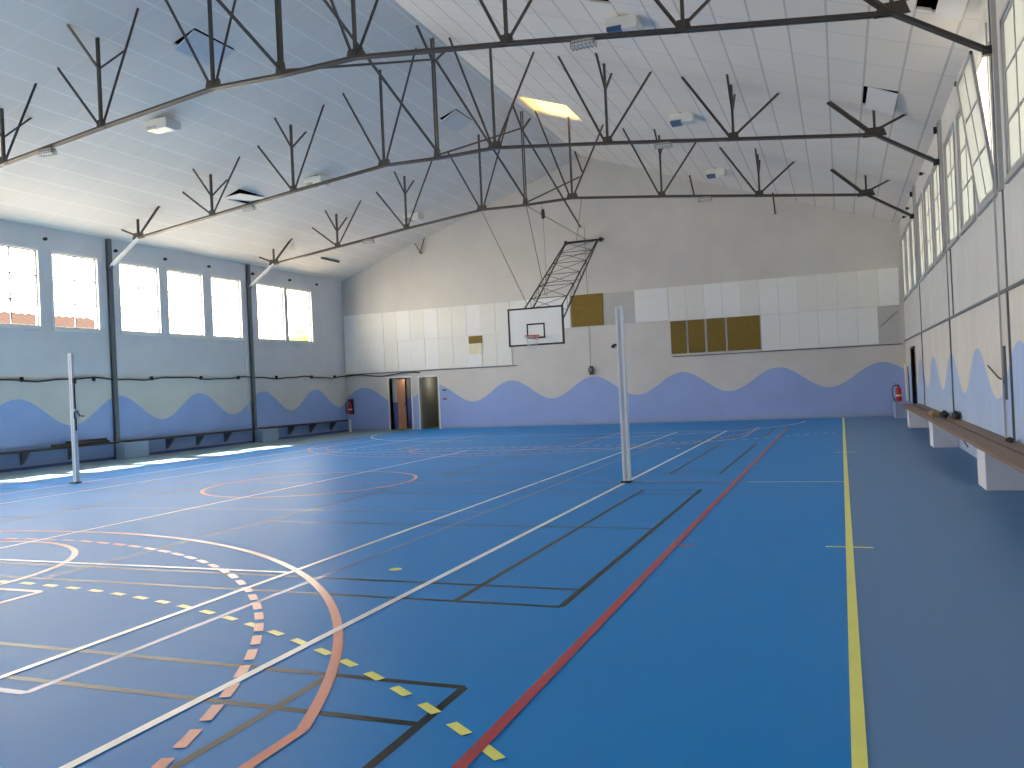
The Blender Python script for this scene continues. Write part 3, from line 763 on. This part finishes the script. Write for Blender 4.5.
# lattice: four long rods from the bar on the wall down to the board
TOPZ, TOPY = 6.83, YF-.06
xl, xr = BX-.735, BX+.515
b = MB(); b.tube([(xl-.05, TOPY, TOPZ), (xr+.22, TOPY, TOPZ)], .04, 10); 
for xx in (xl, xr+.1): b.box(xx-.05, xx+.05, TOPY, YF, TOPZ-.08, TOPZ+.08)
obj('wall_bar', b, 'steel_black', hp)
rods = {}
def rodp(x, off, t):                             # off: second rod of each pair, lower and nearer the wall
    p0 = V((x, TOPY-.02, TOPZ-off*.05))
    p1 = V((x, BY+.07, 3.42 - off*.57))
    return p0 + (p1-p0)*t
for x, off in ((xl,0),(xl,1),(xr,0),(xr,1)):
    b = MB(); b.tube([rodp(x,off,0), rodp(x,off,1)], .024, 8); obj('long_rod', b, 'steel_black', hp)
b = MB(); K = 7
for i in range(1, K+1):
    t0, t1 = (i-1)/K, i/K
    b.tube([rodp(xl,0,t1), rodp(xr,0,t1)], .012, 6)
    if i % 2: b.tube([rodp(xl,1,t1), rodp(xr,1,t1)], .010, 6)
    b.tube([rodp(xl,0,t0), rodp(xr,0,t1)], .009, 6); b.tube([rodp(xr,0,t0), rodp(xl,0,t1)], .009, 6)
    for x in (xl, xr):
        b.tube([rodp(x,0,t1), rodp(x,1,t1)], .010, 6); b.tube([rodp(x,0,t0), rodp(x,1,t1)] if i % 2 else [rodp(x,1,t0), rodp(x,0,t1)], .008, 6)
obj('lattice', b, 'steel_black', hp)
b = MB()
for x in (xl, xr):
    b.bar((x, BY+.05, BZ0+.1), (x, BY+.05, BZ1), .05, .04); b.tube([rodp(x,0,.9), (x, BY+.06, BZ1-.05)], .02, 8)
obj('board_bracket', b, 'steel_black', hp)
def wire(p0, p1, label, r=.012, sag=0):
    b = MB(); p0, p1 = V(p0), V(p1)
    b.tube([p0 + (p1-p0)*i/8 + V((0,0,-sag*math.sin(PI*i/8))) for i in range(9)], r, 5)
    tag(obj('guy_wire', b, 'rope', None, p1), label, 'wire', 'wires holding the hoop')
ND = (CX-NXS[-1][3], TY[2]+.02, NZ[3]-.05)
wire(ND, (xl+.03, 25.68, 4.17), 'long wire slanting down to the left corner of the backboard')
wire((KX, TY[2]+.05, KZ), (BX-.25, 26.2, 4.47), 'wire dropping from the ridge truss post to the hoop frame')
wire((KX+.02, TY[2]+.08, KZ), (BX+.08, TOPY, TOPZ+.05), 'wire from the farthest truss to the bar on the end wall')
wire((CX+NX[3]+.27, TY[2]+.05, NZ[3]-.02), (BX-.3, TOPY, TOPZ+.05), 'wire from the truss right of the ridge to the wall bar')
wire((BX+.02, YF-.05, 7.33), (BX+.02, YF-.05, 2.16), 'vertical hoist rope running down the end wall to the winch', .010)
cw = thing('hanging_counterweight', 'small black counterweight hanging above the hoop frame', 'counterweight', (-8.27, 24.4, 6.6))
b = MB(); b.lathe((-8.27,24.4,6.62), [(.03,0),(.055,.03),(.06,.10),(.06,.2),(.05,.27),(.02,.30)], 14); obj('weight', b, 'black', cw)
b = MB(); b.tube([(-8.27,24.4,6.62),(BX-.15,26.1,4.40)], .006, 5); b.tube([(-8.27,24.4,6.92),(-8.27,24.3,chordz(-8.27))], .008, 5); obj('cord', b, 'rope', cw)
wi = thing('hand_winch', 'small grey hand winch on the end wall under the rope', 'winch', (BX+.02, YF, 1.9))
b = MB(); b.box(BX-.05, BX+.10, YF-.02, YF, 1.85, 2.17); obj('back_plate', b, 'steel_black', wi)
b = MB(); b.tube([(BX-.06,YF-.10,2.02),(BX+.10,YF-.10,2.02)], .085, 16); obj('drum', b, 'rope', wi)
b = MB(); b.tube([(BX+.10,YF-.10,2.02),(BX+.16,YF-.10,2.02),(BX+.16,YF-.12,1.86),(BX+.22,YF-.12,1.86)], .012, 8); obj('crank', b, 'black', wi)

# ------------------------------------------------------------------ volleyball posts
def vpost(x, y, h, label, s, crank=False):
    root = thing('volleyball_post', label, 'post', (x, y, 0), 'volleyball posts')
    b = MB(); w = .042 if crank else .054
    b.box(x-w, x+w, y-w*.35, y+w, .03, h); b.box(x-w, x-.022, y-w, y-w*.3, .03, h); b.box(x+.022, x+w, y-w, y-w*.3, .03, h)
    b.box(x-w, x+w, y-w, y+w, h, h+.012)
    obj('shaft', b, 'alu', root)
    b = MB(); b.box(x-.021, x+.021, y-w*.86, y-w*.6, .05, h-.02); obj('slot', b, 'alu_dark', root)
    b = MB(); b.box(x-.064, x+.064, y-.064, y+.064, .001, .03); obj('floor_collar', b, 'steel_black', root)
    b = MB(); b.box(x-.07, x+.02, y-.12, y-.065, .001, .03); obj('floor_cap', b, 'black', root)
    if crank:
        b = MB(); b.tube([(x+.07,y-.02,2.02),(x+.075,y-.02,1.05)], .015, 8); b.box(x+.05, x+.10, y-.05, y+.01, 1.98, 2.1); obj('tension_rod', b, 'steel_black', root)
        b = MB(); b.box(x+.05, x+.12, y-.06, y+.04, 1.30, 1.48); obj('winch', b, 'alu_dark', root)
        b = MB(); b.tube([(x+.09,y-.06,1.28),(x+.11,y-.08,1.42),(x+.18,y-.08,1.44),(x+.25,y-.08,1.34),(x+.36,y-.08,1.33)], .014, 8); obj('crank_handle', b, 'black', root)
    else:
        b = MB(); b.box(x-.12, x-.05, y-.03, y+.03, 2.05, 2.09); b.box(x-.145, x-.10, y-.025, y+.025, 2.03, 2.075); obj('net_hook', b, 'black', root)
        b = MB()
        for zz_ in (.55, .8, 1.05, 1.3, 1.45): b.box(x-.062, x-.056, y-.02, y+.02, zz_, zz_+.03)
        obj('height_mark', b, 'black', root)
vpost(-3.06, 12.40, 2.63, 'tall white volleyball post standing on the court at the centre of the photo', 1)
vpost(-14.24, 12.42, 2.58, 'white volleyball post with a black crank near the left wall', -1, True)

# ------------------------------------------------------------------ benches
def lbench(y0, y1, label, brk):
    root = thing('wall_bench', label, 'bench', (XL, (y0+y1)/2, .45), 'plank benches along the left wall')
    b = MB(); b.box(XL+.02, XL+.40, y0, y1, .45, .50); obj('plank', b, 'wood_dark', root)
    for y in brk:
        b = MB(); b.prism([(XL+.02,.45),(XL+.36,.45),(XL+.33,.42),(XL+.10,.15),(XL+.02,.12)], lambda u,v: (u, y-.02, v), lambda u,v: (u, y+.02, v)); obj('bracket', b, 'steel_grey', root)
lbench(8.0, 17.95, 'dark plank bench on the left wall, nearest section', (9.5, 11, 12.4, 13.8, 15.2, 16.6))
lbench(18.35, 24.0, 'dark plank bench on the left wall, middle section between the columns', (20.1, 21.4, 22.7))
lbench(24.45, 29.9, 'dark plank bench on the left wall, far section ending at the corner', (26.2, 27.55, 28.95))
for y0, lab in ((18.1, 'blue grey concrete block under the nearer left column'), (24.15, 'blue grey concrete block under the farther left column')):
    b = MB(); b.box(XL+.11, XL+.46, y0-.02, y0+.86, 0, .449); tag(obj('concrete_block', b, 'concrete_blue', None, (XL+.28, y0+.4, 0), bevel=.01), lab, 'block', 'blocks on the left side')
b = MB(); b.box(XL+.40, XL+.46, 29.75, 29.83, 0, .5); tag(obj('bench_end_post', b, 'white_metal', None, (XL+.43, 29.8, 0)), 'pale upright post at the far end of the left bench', 'post')
pr = thing('pole_bundle', 'dark bundle of rolled poles lying on the left bench', 'bundle', (XL+.22, 16.9, .5))
for k, (dx, dz, yy0, yy1, r) in enumerate(((.10,.035,16.0,17.6,.035),(.18,.035,16.3,17.75,.035),(.14,.095,16.4,17.7,.035),(.26,.03,15.95,17.0,.03))):
    b = MB(); b.tube([(XL+dx+.05,yy0,.50+dz),(XL+dx+.05,yy1,.50+dz)], r, 10); obj('pole', b, 'wood_dark', pr)

rb = thing('long_bench', 'long brown two-plank bench on white blocks along the right wall', 'bench', (1.78, 16, 0))
for x0, x1 in ((1.50, 1.735), (1.77, 1.995)):
    b = MB(); b.box(x0, x1, 4.0, 25.8, .50, .548); obj('plank', b, 'wood', rb, bevel=.006)
for y0 in (5.4, 11.49, 17.72, 23.75):
    b = MB(); b.box(1.56, XR-.01, y0, y0+.62, 0, .497); obj('block_leg', b, 'concrete', rb, bevel=.01)
b = MB(); b.box(1.52, 1.98, 28.6, 29.9, 0, .50); tag(obj('concrete_block', b, 'skirt', None, (1.75, 29.2, 0), bevel=.01), 'low pale block in the far right corner under the extinguisher', 'block')
b = MB(); b.blob((1.80,18.0,.615), .07, .30, .066, 3, 14, 8, .12)
tag(obj('cloth_bundle', b, 'blackcloth', None, (1.80,18.0,.549)), 'crumpled black cloth bundle on the right bench', 'cloth')
b = MB(); b.blob((1.93,17.45,.62), .05, .30, .07, 9, 14, 8, .12); tag(obj('cloth_bundle', b, 'blackcloth', None, (1.93,17.45,.548)), 'black bag lying against the right wall on the bench', 'bag')
b = MB(); b.box(1.63, 1.75, 18.5, 19.3, .549, .63); b.box(1.66,1.74,18.6,19.0,.63,.67); tag(obj('wood_offcut', b, 'tan', None, (1.68,18.9,.549), bevel=.01), 'tan wooden offcuts on the right bench beside black cloth', 'wood')
b = MB(); b.blob((1.90,11.9,.575), .04, .14, .03, 11, 12, 8, .2); tag(obj('small_rag', b, 'blackcloth', None, (1.9,11.9,.548)), 'small dark rag at the wall end of the right bench', 'rag')
for (p0, p1, lab) in (((1.66,14.6,.478),(1.585,12.3,.45),'longer thin stick hanging under the right bench'), ((1.60,14.0,.47),(1.52,12.6,.44),'shorter thin stick hanging under the right bench')):
    b = MB(); b.bar(p0, p1, .016, .016); tag(obj('loose_stick', b, 'steel', None, p1), lab, 'stick')

# ------------------------------------------------------------------ extinguishers, switches, small things
def extinguisher(x, y, z, label, on_wall, sc=1.0):
    root = thing('fire_extinguisher', label, 'fire extinguisher', (x,y,z), 'fire extinguishers')
    r = .085*sc; h = .46*sc
    b = MB(); b.lathe((x,y,z+.001), [(r*.9,0),(r,.02),(r,h*.78),(r*.85,h*.9),(r*.4,h),(r*.3,h+.03)], 18); obj('cylinder', b, 'red', root)
    b = MB(); b.lathe((x,y,z+.001), [(r*1.02,h*.36),(r*1.02,h*.46)], 18); obj('paper_band', b, 'white_metal', root)
    b = MB(); b.box(x-.025,x+.025,y-.03,y+.03,z+h+.03,z+h+.07); b.bar((x,y,z+h+.07),(x-.12,y-.02,z+h+.11),.03,.012); b.bar((x,y,z+h+.05),(x-.11,y-.02,z+h+.04),.03,.012); obj('valve', b, 'black', root)
    b = MB(); b.tube([(x-.02,y-.02,z+h+.05),(x-.12,y-.03,z+h+.06),(x-.19,y-.03,z+h-.04),(x-.18,y-.03,z+h*.4),(x-.14,y-.03,z+.10),(x-.12,y-.03,z+.02)], [.013,.013,.013,.013,.018,.022], 8); obj('hose', b, 'black', root)
    if on_wall:
        b = MB(); b.box(x-.12,x+.12,YF-.03,YF,z-.02,z+h+.16); obj('back_plate', b, 'black', root)
extinguisher(1.68, 29.5, .50, 'red fire extinguisher standing on the block in the far right corner', False)
extinguisher(-19.08, YF-.13, .72, 'dark red fire extinguisher hung on the end wall at the left corner', True)
b = MB(); b.bar((1.90,29.3,.505),(1.93,30.05,1.68), .05, .05); tag(obj('white_pole', b, 'white_metal', None, (1.9,29.3,.5)), 'white pole leaning in the far right corner beside the extinguisher', 'pole')
b = MB(); b.bar((1.96,29.0,.505),(1.965,29.3,1.60), .045, .03); tag(obj('brown_stick', b, 'wood_dark', None, (1.96,29,.5)), 'brown stick leaning beside the white pole', 'stick')
for z, lab in ((1.54, 'upper small switch box right of the dark doorway'), (1.18, 'lower small switch box right of the dark doorway')):
    root = thing('light_switch', lab, 'switch', (-14.75, YF, z))
    b = MB(); b.box(-14.83,-14.66,YF-.03,YF,z-.06,z+.06); obj('box', b, 'trim_grey', root, bevel=.004)
    b = MB(); b.box(-14.81,-14.76,YF-.045,YF-.03,z-.04,z+.04); b.box(-14.73,-14.68,YF-.045,YF-.03,z-.04,z+.04); obj('button', b, 'black', root)
b = MB(); b.box(XR-.03, XR, 12.50, 12.56, 1.05, 1.75); tag(obj('conduit_bar', b, 'steel_grey', None, (XR,12.5,1.05)), 'dark upright conduit on the right wall beside the nearest column', 'conduit')
b = MB(); b.tube([(XR,12.62,1.30),(XR-.06,12.72,1.33),(XR-.07,13.5,1.50)], .012, 6); b.box(XR-.03,XR,12.58,12.66,1.25,1.36); tag(obj('wall_hook', b, 'steel', None, (XR,12.6,1.3)), 'thin rusty hook arm sticking out of the right wall', 'hook')
b = MB(); b.box(XR-.02, XR, 17.56, 17.62, 2.47, 3.7); tag(obj('wall_strip', b, 'steel_grey', None, (XR,17.6,2.47)), 'thin dark strip on the right wall above the ledge', 'strip')
b = MB(); b.tube([(XR-.03,12.62,6.0),(XR-.03,12.62,.55)], .014, 6); tag(obj('wall_pipe', b, 'trim_grey', None, (XR,12.62,.55)), 'thin pale pipe beside the nearest right wall column', 'pipe')

# ------------------------------------------------------------------ outside the windows
nb = thing('neighbour_house', 'house with a brown tiled roof outside the left windows', 'house', (-42, 30, 0))
b = MB(); b.box(-48, -38.3, 22, 38.2, 0, 5.0); obj('wall', b, 'render_wall', nb)
b = MB()
for i in range(34):
    y0 = 21.9+i*.49
    b.prism([(y0,0),(y0+.49,0),(y0+.42,.07),(y0+.245,.11),(y0+.07,.07)], lambda u,v: (-37.9, u, 5.0+v), lambda u,v: (-42.5, u, 6.86+v))
obj('roof', b, 'roof_tile', nb)
b = MB()
for k in range(26):
    rr = random.Random(k); b.blob((-38+rr.uniform(-.9,.9), 53+rr.uniform(-1.0,1.0), 4.2+rr.uniform(0,2.0)), .5, .5, .5, k, 9, 6, .3)
bs = thing('garden_bush', 'green bush outside the farthest left window', 'bush', (-38, 53, 0))
obj('foliage', b, 'leaf', bs)
b = MB(); b.tube([(-38,53,0),(-38,53,4.6)], [.2,.1], 8); obj('trunk', b, 'wood_dark', bs)

# ------------------------------------------------------------------ light
w = bpy.data.worlds.new('sky'); SC.world = w; w.use_nodes = True
nt = w.node_tree; nt.nodes.clear()
tc = N(nt, 'ShaderNodeTexCoord'); sp = N(nt, 'ShaderNodeSeparateXYZ'); nt.links.new(tc.outputs['Generated'], sp.inputs[0])
z = sp.outputs[2]
up = M(nt, 'MINIMUM', M(nt, 'MAXIMUM', M(nt, 'MULTIPLY', z, 1.4), 0.0), 1.0)
sky = MIX(nt, up, (1.44, 1.29, 1.02, 1), (1.38, 1.34, 1.22, 1))
grd = M(nt, 'MINIMUM', M(nt, 'MAXIMUM', M(nt, 'MULTIPLY', z, -14.0), 0.0), 1.0)
deep = M(nt, 'MINIMUM', M(nt, 'MAXIMUM', M(nt, 'MULTIPLY', z, -1.8), 0.0), 1.0)
colr = MIX(nt, grd, sky, MIX(nt, deep, (1.56, 1.34, .98, 1), (.56, .46, .32, 1)))
bg = N(nt, 'ShaderNodeBackground'); nt.links.new(colr, bg.inputs[0]); bg.inputs[1].default_value = 14.0
o = N(nt, 'ShaderNodeOutputWorld'); nt.links.new(bg.outputs[0], o.inputs[0])

sun = bpy.data.lights.new('sun', 'SUN'); sun.energy = 60; sun.angle = .009; sun.color = (1, .96, .88)
so = link(bpy.data.objects.new('sun', sun))
e = math.radians(57.7); d = V((math.cos(e), .02, -math.sin(e)))
so.rotation_euler = d.to_track_quat('-Z', 'Y').to_euler(); so.location = (-40, 12, 40)
for nm, px_ in (('corridor_fill', -15.45), ('lobby_fill', -16.7)):  # added fill lights, unseen, brightening the rooms behind the doorways
    L = bpy.data.lights.new(nm, 'POINT'); L.energy = 9 if px_ > -16 else 2.5; L.shadow_soft_size = .03; L.color = (1, .93, .8)
    q_ = link(bpy.data.objects.new(nm, L)); q_.location = (px_, YF+.95 if px_ > -16 else YF+.12, 1.9 if px_ > -16 else 2.07)
def portal(x, y0, y1, z0, z1, s):
    L = bpy.data.lights.new('window_portal', 'AREA'); L.shape = 'RECTANGLE'; L.size = y1-y0; L.size_y = z1-z0; L.cycles.is_portal = True
    p = link(bpy.data.objects.new('window_portal', L)); p.location = (x, (y0+y1)/2, (z0+z1)/2)
    p.rotation_euler = Matrix(((0, 0, -s), (1*s, 0, 0), (0, 1, 0))).to_3x3().to_euler() if False else V((s,0,0)).to_track_quat('-Z', 'Z').to_euler()
for a, c in LWIN: portal(XL-TH-.03, a, c, *LZ, 1)
for a, c in RWIN: portal(XR+TH+.03, a, c, *RZ, -1)
L = bpy.data.lights.new('skylight_portal', 'AREA'); L.shape = 'RECTANGLE'; L.size = 1.6; L.size_y = 1.8; L.cycles.is_portal = True
p = link(bpy.data.objects.new('skylight_portal', L)); p.location = (-7.62, 23.57, ceilz(-7.62)+.6); p.rotation_euler = (0, math.atan(SLOPE), 0)

# ------------------------------------------------------------------ camera
F = 842.087; yaw, pitch, roll = [math.radians(a) for a in (21.35810424, .25574657, -2.63644443)]
fw = V((-math.sin(yaw)*math.cos(pitch), math.cos(yaw)*math.cos(pitch), math.sin(pitch)))
rt = V((math.cos(yaw), math.sin(yaw), 0)); u_ = rt.cross(fw)
r2 = rt*math.cos(roll) + u_*math.sin(roll); u2 = -rt*math.sin(roll) + u_*math.cos(roll)
cam = bpy.data.cameras.new('camera'); co = link(bpy.data.objects.new('camera', cam))
co.matrix_world = Matrix(((r2.x,u2.x,-fw.x,0),(r2.y,u2.y,-fw.y,0),(r2.z,u2.z,-fw.z,1.5),(0,0,0,1)))
cam.sensor_width = 36; cam.lens = F/1024*36; cam.clip_start = .05; cam.clip_end = 300
SC.camera = co
SC.view_settings.view_transform = 'Standard'; SC.view_settings.look = 'None'; SC.view_settings.exposure = 0.12; SC.view_settings.gamma = 1.12
c = SC.cycles
c.use_denoising = True; c.denoising_prefilter = 'ACCURATE'; c.max_bounces = 10; c.diffuse_bounces = 6; c.glossy_bounces = 3; c.transparent_max_bounces = 8; c.transmission_bounces = 4
c.caustics_reflective = False; c.caustics_refractive = False; c.sample_clamp_indirect = 8
for ob in SC.objects:
    if '_org' in ob: del ob['_org']
